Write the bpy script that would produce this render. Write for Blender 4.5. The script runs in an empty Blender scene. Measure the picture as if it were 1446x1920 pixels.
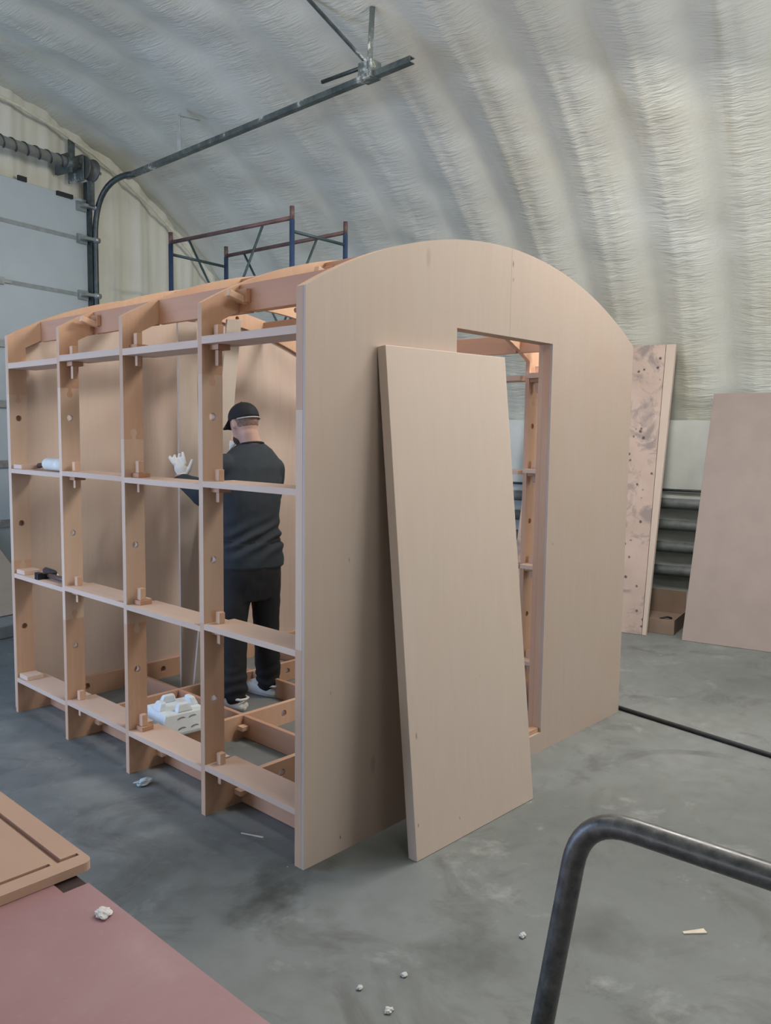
import bpy, bmesh, math, random
from mathutils import Vector, Matrix, noise

# ------------------------------------------------------------------ scene, camera, light
S = bpy.context.scene
COL = S.collection
PI = math.pi
random.seed(7)

CAM = dict(loc=(-1.9414, -2.1873, 1.6173), yaw=0.8245, pitch=-0.0942, roll=0.0133, f=1537.93)
def make_camera():
    yw, pt, rl = CAM['yaw'], CAM['pitch'], CAM['roll']
    f = Vector((math.sin(yw)*math.cos(pt), math.cos(yw)*math.cos(pt), math.sin(pt)))
    r0 = Vector((math.cos(yw), -math.sin(yw), 0)); u0 = r0.cross(f)
    c, s = math.cos(rl), math.sin(rl)
    r = c*r0 + s*u0; u = -s*r0 + c*u0
    cd = bpy.data.cameras.new('camera'); co = bpy.data.objects.new('camera', cd); COL.objects.link(co)
    m = Matrix(((r.x, u.x, -f.x, CAM['loc'][0]), (r.y, u.y, -f.y, CAM['loc'][1]),
                (r.z, u.z, -f.z, CAM['loc'][2]), (0, 0, 0, 1)))
    co.matrix_world = m
    cd.sensor_fit = 'VERTICAL'; cd.sensor_height = 24.0; cd.sensor_width = 24.0*1446/1920
    cd.lens = CAM['f']*24.0/1920
    cd.clip_start = 0.05; cd.clip_end = 100
    S.camera = co
make_camera()

ANG = math.radians(11.0)                       # the hangar stands turned against the cabin
G = Vector((math.cos(ANG), math.sin(ANG), 0)); D = Vector((-math.sin(ANG), math.cos(ANG), 0))
def H(p, q, z=0.0):
    v = p*G + q*D
    return (v.x, v.y, z)

W = bpy.data.worlds.new('daylight'); S.world = W; W.use_nodes = True
W.node_tree.nodes['Background'].inputs[0].default_value = (0.62, 0.74, 0.90, 1)
W.node_tree.nodes['Background'].inputs[1].default_value = 0.35

def area(name, loc, target, sx, sy, power, color):
    l = bpy.data.lights.new(name, 'AREA'); l.shape = 'RECTANGLE'; l.size = sx; l.size_y = sy
    l.energy = power; l.color = color
    o = bpy.data.objects.new(name, l); COL.objects.link(o); o.location = loc
    d = Vector(target) - Vector(loc)
    o.rotation_euler = d.to_track_quat('-Z', 'Y').to_euler()
    return o
# cold light: an unseen area light added at the left for assumed daylight, and an unseen fill added along the left side
area('assumed_daylight', H(-2.7, 3.5, 1.45), H(.2, 2.2, .4), 2.0, 2.6, 180, (0.46, 0.64, 1.0))
area('side_fill', H(-5.8, 1.0, 2.4), H(2.0, .5, 1.6), 5.0, 2.6, 200, (0.86, 0.93, 1.0))
# unseen area light added behind the photographer to light the cabin front
area('rear_fill', H(2.6, -8.5, 2.9), H(2.0, 0, 1.6), 3.5, 2.2, 185, (1.0, 0.985, 0.95))
# assumed unseen lamp above the cabin, then unseen point lights added to brighten the vault
area('overhead_light', (2.25, -.25, 4.05), (2.0, .2, 0), 1.2, .35, 145, (1.0, .945, .885))
for (p, q, z, e) in ((1.8, -2.6, 3.5, 58), (-.6, -1.6, 3.5, 45), (0.2, 1.2, 3.95, 48), (3.2, -3.6, 2.9, 62)):
    l = bpy.data.lights.new('overhead_light', 'POINT'); l.energy = e; l.color = (1.0, .965, .90); l.shadow_soft_size = .30
    o = bpy.data.objects.new('overhead_light', l); COL.objects.link(o); o.location = H(p, q, z)
S.view_settings.view_transform = 'Standard'
S.view_settings.look = 'None'
S.view_settings.gamma = 1.0
S.view_settings.use_curve_mapping = False
S.view_settings.exposure = -0.28

# ------------------------------------------------------------------ helpers
class MB:
    """collects geometry for ONE mesh"""
    def __init__(s): s.v = []; s.f = []; s.m = []; s.smooth = []
    def add(s, vs, fs, mi=0, sm=False):
        o = len(s.v); s.v += [tuple(v) for v in vs]
        for f in fs: s.f.append([i+o for i in f]); s.m.append(mi); s.smooth.append(sm)
    def box(s, a, b, M=None, mi=0):
        x0, y0, z0 = a; x1, y1, z1 = b
        vs = [(x0,y0,z0),(x1,y0,z0),(x1,y1,z0),(x0,y1,z0),(x0,y0,z1),(x1,y0,z1),(x1,y1,z1),(x0,y1,z1)]
        if M is not None: vs = [M @ Vector(v) for v in vs]
        s.add(vs, [(0,3,2,1),(4,5,6,7),(0,1,5,4),(1,2,6,5),(2,3,7,6),(3,0,4,7)], mi)
    def hbox(s, a, b, mi=0):
        """box whose coordinates are hangar p,q,z"""
        x0, y0, z0 = a; x1, y1, z1 = b
        vs = [(x0,y0,z0),(x1,y0,z0),(x1,y1,z0),(x0,y1,z0),(x0,y0,z1),(x1,y0,z1),(x1,y1,z1),(x0,y1,z1)]
        s.add([H(*v) for v in vs], [(0,3,2,1),(4,5,6,7),(0,1,5,4),(1,2,6,5),(2,3,7,6),(3,0,4,7)], mi)
    def tube(s, pts, r, n=12, caps=True, mi=0, sm=True):
        pts = [Vector(p) for p in pts]
        if not isinstance(r, (list, tuple)): r = [r]*len(pts)
        ref = None; rings = []
        for i, p in enumerate(pts):
            t = (pts[min(i+1, len(pts)-1)] - pts[max(i-1, 0)]).normalized()
            if ref is None:
                ref = Vector((0,0,1)) if abs(t.z) < .9 else Vector((1,0,0))
            a = (ref - t*ref.dot(t)).normalized(); b = t.cross(a); ref = a
            rr = r[i] if isinstance(r[i], (list, tuple)) else (r[i], r[i])
            rings.append([p + a*math.cos(2*PI*k/n)*rr[0] + b*math.sin(2*PI*k/n)*rr[1] for k in range(n)])
        vs = [v for R_ in rings for v in R_]; fs = []
        for i in range(len(pts)-1):
            for k in range(n):
                k2 = (k+1) % n
                fs.append((i*n+k, i*n+k2, (i+1)*n+k2, (i+1)*n+k))
        s.add(vs, fs, mi, sm)
        if caps:
            s.add(rings[0], [tuple(range(n))[::-1]], mi); s.add(rings[-1], [tuple(range(n))], mi)
    def rings(s, rings, caps=True, mi=0, sm=True):
        n = len(rings[0]); vs = [v for R_ in rings for v in R_]; fs = []
        for i in range(len(rings)-1):
            for k in range(n):
                k2 = (k+1) % n
                fs.append((i*n+k, i*n+k2, (i+1)*n+k2, (i+1)*n+k))
        if caps:
            fs.append(tuple(range(n))[::-1]); fs.append(tuple(range((len(rings)-1)*n, len(rings)*n)))
        s.add(vs, fs, mi, sm)
    def ellipsoid(s, c, r, M=None, nu=16, nv=10, mi=0):
        vs = []; fs = []
        for j in range(nv+1):
            th = PI*j/nv
            for i in range(nu):
                ph = 2*PI*i/nu
                v = Vector((r[0]*math.sin(th)*math.cos(ph), r[1]*math.sin(th)*math.sin(ph), r[2]*math.cos(th)))
                if M is not None: v = M @ v
                vs.append(v + Vector(c))
        for j in range(nv):
            for i in range(nu):
                i2 = (i+1) % nu
                fs.append((j*nu+i, (j+1)*nu+i, (j+1)*nu+i2, j*nu+i2))
        s.add(vs, fs, mi, True)
    def mesh(s, name):
        me = bpy.data.meshes.new(name); me.from_pydata(s.v, [], s.f)
        for i, p in enumerate(me.polygons): p.material_index = s.m[i]; p.use_smooth = s.smooth[i]
        bm = bmesh.new(); bm.from_mesh(me)
        bmesh.ops.remove_doubles(bm, verts=bm.verts, dist=1e-6)
        bmesh.ops.recalc_face_normals(bm, faces=bm.faces); bm.to_mesh(me); bm.free()
        return me

def link(name, me, mats, parent=None, bevel=0, bseg=2):
    """link a world-space mesh as one object; its origin goes to its base"""
    if not isinstance(mats, (list, tuple)): mats = [mats]
    me.materials.clear()
    for m in mats: me.materials.append(m)
    o = bpy.data.objects.new(name, me); COL.objects.link(o)
    if parent is None:
        vs = me.vertices
        mn = [min(v.co[k] for v in vs) for k in range(3)]; mx = [max(v.co[k] for v in vs) for k in range(3)]
        base = Vector(((mn[0]+mx[0])/2, (mn[1]+mx[1])/2, mn[2]))
        me.transform(Matrix.Translation(-base)); o.location = base
        o['_w'] = tuple(base)
    else:
        pw = Vector(parent['_w'])
        me.transform(Matrix.Translation(-pw)); o.parent = parent
        o['_w'] = tuple(pw)
    if bevel:
        b = o.modifiers.new('bevel', 'BEVEL'); b.width = bevel; b.segments = bseg; b.limit_method = 'ANGLE'
        b.angle_limit = math.radians(40)
    return o

def obj(name, mb, mats, parent=None, bevel=0): return link(name, mb.mesh(name), mats, parent, bevel)

def thing(name, label, cat, loc, group=None):
    o = bpy.data.objects.new(name, None); COL.objects.link(o)
    o.location = loc; o.empty_display_size = .1
    o['_w'] = tuple(loc); tag(o, label, cat, group); return o
def tag(o, label, cat, group=None):
    o['label'] = label; o['category'] = cat
    if group: o['group'] = group
    return o
def struct(o): o['kind'] = 'structure'; return o

def copy_tree(o, loc, label=None, parent=None):
    c = o.copy(); COL.objects.link(c)
    if parent is None:
        c.location = loc; c['_w'] = tuple(loc)
        if label: c['label'] = label
    else: c.parent = parent
    for ch in list(o.children): copy_tree(ch, None, None, c)
    return c

def baked(ob):
    dg = bpy.context.evaluated_depsgraph_get(); dg.update()
    return bpy.data.meshes.new_from_object(ob.evaluated_get(dg))

def plate_mesh(outline, holes, c0, c1, plane='xz'):
    """flat board cut to an outline; plane xz: thickness along y from c0 to c1"""
    cu = bpy.data.curves.new('tmp', 'CURVE'); cu.dimensions = '2D'; cu.fill_mode = 'BOTH'
    cu.extrude = abs(c1-c0)/2
    for pts in [outline] + list(holes):
        sp = cu.splines.new('POLY'); sp.points.add(len(pts)-1)
        for i, p in enumerate(pts): sp.points[i].co = (p[0], p[1], 0, 1)
        sp.use_cyclic_u = True
    t = bpy.data.objects.new('tmp', cu); COL.objects.link(t)
    me = baked(t); bpy.data.objects.remove(t); bpy.data.curves.remove(cu)
    mid = (c0+c1)/2
    if plane == 'xz': M = Matrix(((1,0,0,0),(0,0,-1,mid),(0,1,0,0),(0,0,0,1)))
    elif plane == 'yz': M = Matrix(((0,0,1,mid),(1,0,0,0),(0,1,0,0),(0,0,0,1)))
    else: M = Matrix(((1,0,0,0),(0,1,0,0),(0,0,1,mid),(0,0,0,1)))
    me.transform(M)
    ax = {'xz': 1, 'yz': 0, 'xy': 2}[plane]
    bm = bmesh.new(); bm.from_mesh(me); bmesh.ops.remove_doubles(bm, verts=bm.verts, dist=1e-6)
    bmesh.ops.recalc_face_normals(bm, faces=bm.faces); bm.to_mesh(me); bm.free()
    for p in me.polygons:
        p.use_smooth = False
        p.material_index = 0 if abs(p.normal[ax]) > .5 else 1
    return me

def circle(x, z, r, n=18): return [(x + r*math.cos(2*PI*k/n), z + r*math.sin(2*PI*k/n)) for k in range(n)]

# ------------------------------------------------------------------ materials
def new_mat(name):
    m = bpy.data.materials.new(name); m.use_nodes = True
    nt = m.node_tree; b = nt.nodes['Principled BSDF']
    return m, nt, b
def N(nt, t, **kw):
    n = nt.nodes.new(t)
    for k, v in kw.items(): setattr(n, k, v)
    return n
def ramp(nt, fac, stops):
    r = N(nt, 'ShaderNodeValToRGB'); e = r.color_ramp.elements
    while len(e) < len(stops): e.new(.5)
    for i, (p, c) in enumerate(stops): e[i].position = p; e[i].color = (*c, 1)
    nt.links.new(fac, r.inputs[0]); return r.outputs[0]
def mapped(nt, scale, loc=(0,0,0)):
    tc = N(nt, 'ShaderNodeTexCoord'); mp = N(nt, 'ShaderNodeMapping')
    mp.inputs['Scale'].default_value = scale; mp.inputs['Location'].default_value = loc
    nt.links.new(tc.outputs['Object'], mp.inputs['Vector']); return mp.outputs[0]
def noise_tex(nt, vec, scale, detail=4, rough=.55, dist=0):
    n = N(nt, 'ShaderNodeTexNoise'); n.inputs['Scale'].default_value = scale
    n.inputs['Detail'].default_value = detail; n.inputs['Roughness'].default_value = rough
    n.inputs['Distortion'].default_value = dist
    nt.links.new(vec, n.inputs['Vector']); return n.outputs['Fac']
def mix(nt, fac, a, b, mode='MIX'):
    m = N(nt, 'ShaderNodeMix', data_type='RGBA', blend_type=mode)
    for sock, val in ((m.inputs[0], fac), (m.inputs[6], a), (m.inputs[7], b)):
        if hasattr(val, 'links'): nt.links.new(val, sock)
        else: sock.default_value = val if isinstance(val, (int, float)) else (*val, 1)
    return m.outputs[2]
def bump(nt, b, h, strength=.2, dist=.01):
    n = N(nt, 'ShaderNodeBump'); n.inputs['Strength'].default_value = strength; n.inputs['Distance'].default_value = dist
    nt.links.new(h, n.inputs['Height']); nt.links.new(n.outputs[0], b.inputs['Normal'])
def maths(nt, op, a, b=None):
    n = N(nt, 'ShaderNodeMath', operation=op)
    for i, v in enumerate((a, b)):
        if v is None: continue
        if hasattr(v, 'links'): nt.links.new(v, n.inputs[i])
        else: n.inputs[i].default_value = v
    return n.outputs[0]

def plain(name, col, rough=.5, metal=0, var=.12, scale=20):
    m, nt, b = new_mat(name)
    f = noise_tex(nt, mapped(nt, (1,1,1)), scale)
    dk = tuple(c*(1-var) for c in col); lt = tuple(min(1, c*(1+var)) for c in col)
    nt.links.new(ramp(nt, f, [(.3, dk), (.7, lt)]), b.inputs['Base Color'])
    b.inputs['Roughness'].default_value = rough; b.inputs['Metallic'].default_value = metal
    return m

def plywood(name, col, grain='z', var=.10, rough=.55, knots=0.0, spots=(), cloud=1.0):
    """birch plywood: long faint grain, cloudy figure, small random tone per board"""
    m, nt, b = new_mat(name)
    sc = {'z': (9, 9, .8), 'y': (9, .8, 9), 'x': (.8, 9, 9)}[grain]
    oi = N(nt, 'ShaderNodeObjectInfo')
    tc = N(nt, 'ShaderNodeTexCoord'); add = N(nt, 'ShaderNodeVectorMath', operation='ADD')
    cx = N(nt, 'ShaderNodeCombineXYZ')
    for i in range(3): nt.links.new(maths(nt, 'MULTIPLY', oi.outputs['Random'], 7.3+i), cx.inputs[i])
    nt.links.new(tc.outputs['Object'], add.inputs[0]); nt.links.new(cx.outputs[0], add.inputs[1])
    mp = N(nt, 'ShaderNodeMapping'); mp.inputs['Scale'].default_value = sc
    nt.links.new(add.outputs[0], mp.inputs[0])
    g = noise_tex(nt, mp.outputs[0], 3.0, 6, .6, .6)
    mp2 = N(nt, 'ShaderNodeMapping'); mp2.inputs['Scale'].default_value = tuple(.5 if s > 2 else .35 for s in sc)
    nt.links.new(add.outputs[0], mp2.inputs[0])
    cl = noise_tex(nt, mp2.outputs[0], 3.2, 3, .5, 1.2)
    dk = tuple(c*(1-var) for c in col); lt = tuple(min(1, c*(1+var)) for c in col)
    warm = (col[0]*(1-var*.4), col[1]*(1-var*1.3), col[2]*(1-var*1.8))
    dk = tuple(c*(1-var*.55) for c in col); lt = tuple(min(1, c*(1+var*.5)) for c in col)
    base = ramp(nt, g, [(.25, dk), (.5, col), (.75, lt)])
    base = mix(nt, ramp(nt, cl, [(.46, (0,0,0)), (.72, (.75*cloud,)*3)]), base, warm)
    hv = N(nt, 'ShaderNodeHueSaturation')
    nt.links.new(maths(nt, 'ADD', maths(nt, 'MULTIPLY', oi.outputs['Random'], .12), .94), hv.inputs['Value'])
    nt.links.new(base, hv.inputs['Color'])
    out = hv.outputs[0]
    for (x, y, z, r, st) in spots:              # single knots and pin holes, each at its own place
        pv = N(nt, 'ShaderNodeVectorMath', operation='SUBTRACT'); nt.links.new(tc.outputs['Object'], pv.inputs[0]); pv.inputs[1].default_value = (x, y, z)
        ps = N(nt, 'ShaderNodeVectorMath', operation='MULTIPLY'); nt.links.new(pv.outputs[0], ps.inputs[0]); ps.inputs[1].default_value = (1.7, .15, .62)
        ln = N(nt, 'ShaderNodeVectorMath', operation='LENGTH'); nt.links.new(ps.outputs[0], ln.inputs[0])
        out = mix(nt, ramp(nt, maths(nt, 'DIVIDE', ln.outputs['Value'], r), [(.45, (st,)*3), (1.0, (0,0,0))]), out, (.13, .085, .075))
    if knots:
        mp3 = N(nt, 'ShaderNodeMapping'); mp3.inputs['Scale'].default_value = tuple(1.0 if s > 2 else .45 for s in sc)
        nt.links.new(add.outputs[0], mp3.inputs[0])
        vo = N(nt, 'ShaderNodeTexVoronoi'); vo.inputs['Scale'].default_value = 4.5
        nt.links.new(mp3.outputs[0], vo.inputs['Vector'])
        k = ramp(nt, vo.outputs['Distance'], [(.0, (knots,)*3), (.035, (0,0,0))])
        out = mix(nt, k, out, (.09, .055, .05))
    nt.links.new(out, b.inputs['Base Color'])
    b.inputs['Roughness'].default_value = rough; b.inputs['Specular IOR Level'].default_value = .35
    bump(nt, b, g, .06, .003)
    return m

def ply_edge(name, col, axis, period=.009):
    """laminated edge: plies as stripes across the thickness"""
    m, nt, b = new_mat(name)
    sc = [.6, .6, .6]; sc[axis] = 1/period
    w = N(nt, 'ShaderNodeTexWave', wave_type='BANDS', bands_direction='XYZ'[axis])
    v = mapped(nt, (1,1,1)); nt.links.new(v, w.inputs['Vector'])
    w.inputs['Scale'].default_value = 1/period/3.2; w.inputs['Distortion'].default_value = .4
    f = noise_tex(nt, mapped(nt, (6,6,6)), 4, 3)
    base = ramp(nt, w.outputs['Fac'], [(.2, tuple(c*.74 for c in col)), (.75, col)])
    base = mix(nt, ramp(nt, f, [(.35, (0,0,0)), (.8, (.4,.4,.4))]), base, tuple(c*.8 for c in col))
    nt.links.new(base, b.inputs['Base Color']); b.inputs['Roughness'].default_value = .7
    return m

PLY_FRONT = plywood('birch_panel', (.475, .380, .318), 'z', .065, .5, 0, [(x-1.24, -1.25, z, r, st) for x, z, r, st in ((.19, .059, .006, 1), (1.262, 2.40, .012, .7), (1.266, 2.33, .008, .6), (1.684, 1.073, .006, .8), (.225, 1.142, .007, .5), (.133, .645, .006, .4), (.37, .30, .03, .25), (.66, 2.33, .03, .2))], .9)
PLY_LEAF = plywood('birch_leaf', (.525, .428, .365), 'z', .06, .5, 0, [(x-.7445, -.10, z, r, st) for x, z, r, st in ((.386, 1.869, .016, .8), (.392, 1.80, .007, .4), (.605, 1.742, .008, .6), (.538, 1.353, .008, .6), (.517, 1.306, .006, .5), (.384, .473, .012, .6), (.36, .137, .006, .9), (.605, .085, .006, .9), (.933, .904, .008, .6), (.468, 1.009, .006, .4), (.80, .62, .010, .35))], .55)
PLY_BACK = plywood('birch_inner', (.54, .43, .36), 'z', .10)
PLY_FRAME = plywood('birch_frame', (.53, .335, .225), 'z', .13)
PLY_SEG = plywood('birch_segment', (.60, .435, .325), 'z', .12)
PLY_RAIL = plywood('birch_rail', (.58, .43, .34), 'y', .10)
PLY_BEAM = plywood('birch_beam', (.46, .255, .160), 'y', .12)
PLY_PEG = plywood('birch_peg', (.60, .40, .28), 'z', .10)
EDGE_Y = ply_edge('ply_edge_frame', (.53, .45, .445), 1)
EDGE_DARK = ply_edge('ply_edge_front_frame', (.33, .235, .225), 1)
EDGE_Z = ply_edge('ply_edge_rail', (.50, .42, .405), 2)
EDGE_X = ply_edge('ply_edge_beam', (.54, .40, .33), 0)

# ------------------------------------------------------------------ hangar shell
DARK_PATCHES = ((-.06, -.01, .20, .95), (-.19, -.03, .19, .95), (-.32, -.08, .17, .85), (.10, -.02, .15, .7), (.03, -.74, .22, .75), (.45, -1.0, .20, .55), (-.30, .38, .32, .4))
def concrete():
    m, nt, b = new_mat('concrete_floor')
    v = mapped(nt, (1,1,1))
    n1 = noise_tex(nt, v, .7, 6, .6, .4); n2 = noise_tex(nt, v, 9, 6, .65); n3 = noise_tex(nt, v, 60, 3, .6)
    c = ramp(nt, n1, [(.3, (.112, .123, .121)), (.5, (.172, .185, .180)), (.7, (.235, .247, .241))])
    c = mix(nt, ramp(nt, n2, [(.35, (.5,.5,.5)), (.6, (0,0,0))]), c, (.135, .142, .135))
    n4 = noise_tex(nt, v, 2.2, 5, .7, 1.0)
    c = mix(nt, ramp(nt, n4, [(.53, (0,0,0)), (.66, (.65,.65,.65))]), c, (.095, .094, .09))
    c = mix(nt, ramp(nt, noise_tex(nt, v, 3.1, 6, .7, .3), [(.58, (0,0,0)), (.72, (.5,.5,.5))]), c, (.34, .35, .34))
    vo = N(nt, 'ShaderNodeTexVoronoi'); vo.inputs['Scale'].default_value = 9; nt.links.new(v, vo.inputs['Vector'])
    sp = N(nt, 'ShaderNodeSeparateColor'); nt.links.new(vo.outputs['Color'], sp.inputs[0])
    kspeck = maths(nt, 'MULTIPLY', maths(nt, 'GREATER_THAN', sp.outputs[0], .8), ramp(nt, vo.outputs['Distance'], [(.02, (.8,)*3), (.035, (0,0,0))]))
    # soft dark patches at fixed points, edges broken by noise
    for (x, y, r, s) in DARK_PATCHES:
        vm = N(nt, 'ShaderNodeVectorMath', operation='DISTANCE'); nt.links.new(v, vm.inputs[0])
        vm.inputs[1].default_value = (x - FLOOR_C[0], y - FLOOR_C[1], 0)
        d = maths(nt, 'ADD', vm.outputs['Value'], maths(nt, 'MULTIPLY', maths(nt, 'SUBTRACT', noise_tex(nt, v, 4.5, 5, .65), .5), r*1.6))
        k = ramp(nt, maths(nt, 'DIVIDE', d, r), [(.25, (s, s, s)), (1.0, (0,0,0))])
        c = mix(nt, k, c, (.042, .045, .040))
    c = mix(nt, kspeck, c, (.55, .56, .54))
    nt.links.new(c, b.inputs['Base Color'])
    nt.links.new(ramp(nt, n2, [(.3, (.5,.5,.5)), (.7, (.72,.72,.72))]), b.inputs['Roughness'])
    b.inputs['Specular IOR Level'].default_value = .4
    bump(nt, b, maths(nt, 'ADD', n2, maths(nt, 'MULTIPLY', n3, .4)), .12, .006)
    return m

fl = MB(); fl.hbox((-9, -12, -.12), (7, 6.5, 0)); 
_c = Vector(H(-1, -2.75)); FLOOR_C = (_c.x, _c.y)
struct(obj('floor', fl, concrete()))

PC, ZC, RV = 1.44, .055, 4.376            # vault circle (hangar p, z)
QG = 4.62                                 # gable wall
PW = 5.36                                 # lower lining of the right wall
def foam_mat():
    m, nt, b = new_mat('sprayed_foam')
    uv = N(nt, 'ShaderNodeUVMap'); uv.uv_map = 'UVMap'
    def mp(scale):
        k = N(nt, 'ShaderNodeMapping'); k.inputs['Scale'].default_value = scale
        nt.links.new(uv.outputs[0], k.inputs[0]); return k.outputs[0]
    big = noise_tex(nt, mp((1,1,1)), .8, 4, .6, .5)
    wr = noise_tex(nt, mp((26, 3.2, 1)), 1.0, 4, .55, 1.3)      # wrinkles that run across the ribs
    wr2 = noise_tex(nt, mp((46, 9, 1)), 1.0, 3, .5, .8)
    fine = noise_tex(nt, mp((1,1,1)), 34, 4, .6)
    # every rib: smooth trough, wrinkled crown
    sep = N(nt, 'ShaderNodeSeparateXYZ'); nt.links.new(uv.outputs[0], sep.inputs[0])
    ph = maths(nt, 'MULTIPLY', maths(nt, 'SUBTRACT', sep.outputs[1], .03), 2*PI/.5515)
    crown = maths(nt, 'MULTIPLY', maths(nt, 'SUBTRACT', 1.0, maths(nt, 'COSINE', ph)), .5)
    crown = ramp(nt, maths(nt, 'ADD', crown, maths(nt, 'MULTIPLY', maths(nt, 'SUBTRACT', big, .5), .9)), [(.15, (.06,)*3), (.85, (1,)*3)])
    c = ramp(nt, big, [(.3, (.58, .57, .49)), (.5, (.66, .672, .605)), (.7, (.71, .735, .69))])
    yl = noise_tex(nt, mp((.5, 3.6, 1)), 1.0, 4, .6, .6)
    c = mix(nt, ramp(nt, yl, [(.55, (0,0,0)), (.75, (.6,.6,.6))]), c, (.56, .53, .40))
    c = mix(nt, ramp(nt, noise_tex(nt, mp((1,1,1)), 5.5, 5, .7), [(.70, (0,0,0)), (.78, (.5,.5,.5))]), c, (.40, .37, .28))
    nt.links.new(c, b.inputs['Base Color'])
    b.inputs['Roughness'].default_value = .62; b.inputs['Specular IOR Level'].default_value = .3
    h = maths(nt, 'MULTIPLY', maths(nt, 'ADD', wr, maths(nt, 'MULTIPLY', wr2, .45)), crown)
    h = maths(nt, 'ADD', h, maths(nt, 'MULTIPLY', fine, .12))
    bump(nt, b, h, .42, .030)
    return m
FOAM = foam_mat()

def vault_point(a):
    """a = angle from the right springing; left of the crown the arch is wider"""
    x = math.cos(a); zz = ZC + RV*math.sin(a)
    return (PC + (RV if x > 0 else 7.6)*x, zz)
def rib_h(s, q):
    ph = 2*PI*(q-.03)/.5515
    c = .5 - .5*math.cos(ph)                # 0 in the trough, 1 on the crown
    amp = .058 + .02*noise.noise(Vector((s*.5, q*.9, 3.1)))
    fade = 1.0 - .62*max(0, min(1, (q-1.2)/1.2))*max(0, min(1, (6.2-s)/2))
    if q < -.55: fade *= 1 - .45*max(0, min(1, (-.55-q)/.8))*max(0, min(1, (s-2.2)/1.2))
    h = amp*fade*(c**.75)
    h += .009*fade*math.exp(-((((q-.03)/.5515) % 1.0-.64)/.05)**2) - .008*fade*math.exp(-((((q-.03)/.5515) % 1.0-.52)/.06)**2)     # seam on the crown
    lump = 1 + 1.2*(1-fade)
    h += lump*(.022*noise.noise(Vector((s*1.1, q*1.6, 0))) + .010*noise.noise(Vector((s*4, q*3.0, 9))))
    h += .0045*noise.noise(Vector((s*24, q*5, 4)))*c
    return h
def build_vault():
    a0 = math.asin((1.66-ZC)/RV); na = 250; q0, q1 = -9.0, QG+.08
    qs = []; q = q0
    while q < q1:
        qs.append(q); q += .09 if q < -3.2 else .034
    qs.append(q1); nq = len(qs)
    vs = []; uvs = []; s = 0; prev = None; arr = []
    for i in range(na+1):
        t = i/na; a = a0 + (PI - 2*a0)*(t**1.25 if t < 1 else 1)
        p, z = vault_point(a)
        if prev: s += math.hypot(p-prev[0], z-prev[1])
        prev = (p, z); arr.append((a, p, z, s))
    for (a, p, z, s) in arr:
        n = (-math.cos(a), -math.sin(a))
        for q in qs:
            h = rib_h(s, q) - .055
            if s < .12: h += .03*(1-s/.12) + .012*noise.noise(Vector((q*7, 2, 1)))
            zz = z + n[1]*h
            if s < .02: zz += .05*noise.noise(Vector((q*2.5, 8, 1)))
            vs.append(H(p + n[0]*h, q, zz)); uvs.append((s, q))
    fs = [(i*nq+j, i*nq+j+1, (i+1)*nq+j+1, (i+1)*nq+j) for i in range(na) for j in range(nq-1)]
    me = bpy.data.meshes.new('ceiling'); me.from_pydata(vs, [], fs)
    uvl = me.uv_layers.new(name='UVMap')
    for li, l in enumerate(me.loops): uvl.data[li].uv = uvs[l.vertex_index]
    for p in me.polygons: p.use_smooth = True
    me.update()
    return struct(link('ceiling', me, FOAM))
build_vault()

def lining_mat():
    m, nt, b = new_mat('painted_lining')
    v = mapped(nt, (1,1,1))
    n = noise_tex(nt, v, 2.5, 4, .6)
    c = ramp(nt, n, [(.3, (.60, .63, .60)), (.7, (.72, .75, .72))])
    nt.links.new(c, b.inputs['Base Color']); b.inputs['Roughness'].default_value = .6
    bump(nt, b, noise_tex(nt, v, 25, 4), .1, .01)
    return m
LINING = lining_mat()
wr = MB(); wr.hbox((PW, -9, 0), (PW+.10, QG+.1, 1.78)); struct(obj('wall_right', wr, LINING))
wl = MB(); wl.hbox((-6.25, -9, 0), (-6.1, QG+.1, 1.75)); struct(obj('wall_left', wl, LINING))

def gable_mat():
    m, nt, b = new_mat('gable_foam')
    v = mapped(nt, (1,1,1))
    st = noise_tex(nt, mapped(nt, (3.0, 3.0, .35)), 1.5, 4, .55, .3)
    bl = noise_tex(nt, v, 1.4, 5, .65)
    c = ramp(nt, st, [(.3, (.60, .58, .47)), (.6, (.68, .675, .60)), (.75, (.70, .70, .64))])
    c = mix(nt, ramp(nt, bl, [(.55, (0,0,0)), (.75, (.55,.55,.55))]), c, (.52, .47, .33))
    nt.links.new(c, b.inputs['Base Color']); b.inputs['Roughness'].default_value = .65
    bump(nt, b, maths(nt, 'ADD', noise_tex(nt, mapped(nt, (8,8,1.2)), 1.0, 5), maths(nt, 'MULTIPLY', noise_tex(nt, v, 18, 4), .3)), .35, .03)
    return m
def build_gable():
    # corrugated sheet under foam: columns from floor (or from the head of the door) up to the vault
    vs = []; fs = []; n = 520; p0, p1 = -6.2, 5.5; nz = 16
    for i in range(n+1):
        p = p0 + (p1-p0)*i/n
        k = (p-PC)/(RV+.1 if p > PC else 7.7)
        top = ZC + (RV+.1)*math.sqrt(max(0, 1-k*k))
        lo = 3.70 if p < 2.80 else 0
        for j in range(nz+1):
            z = lo + (max(top, lo+.01)-lo)*j/nz
            h = .022*math.cos(2*PI*p/.34)**3 + .012*noise.noise(Vector((p*3, z*2, 5))) + .006*noise.noise(Vector((p*11, z*6, 1)))
            vs.append(H(p, QG + .04 - h, z))
    for i in range(n):
        for j in range(nz): fs.append((i*(nz+1)+j, (i+1)*(nz+1)+j, (i+1)*(nz+1)+j+1, i*(nz+1)+j+1))
    me = bpy.data.meshes.new('wall_back'); me.from_pydata(vs, [], fs)
    for p in me.polygons: p.use_smooth = True
    struct(link('wall_back', me, gable_mat()))
build_gable()
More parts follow.
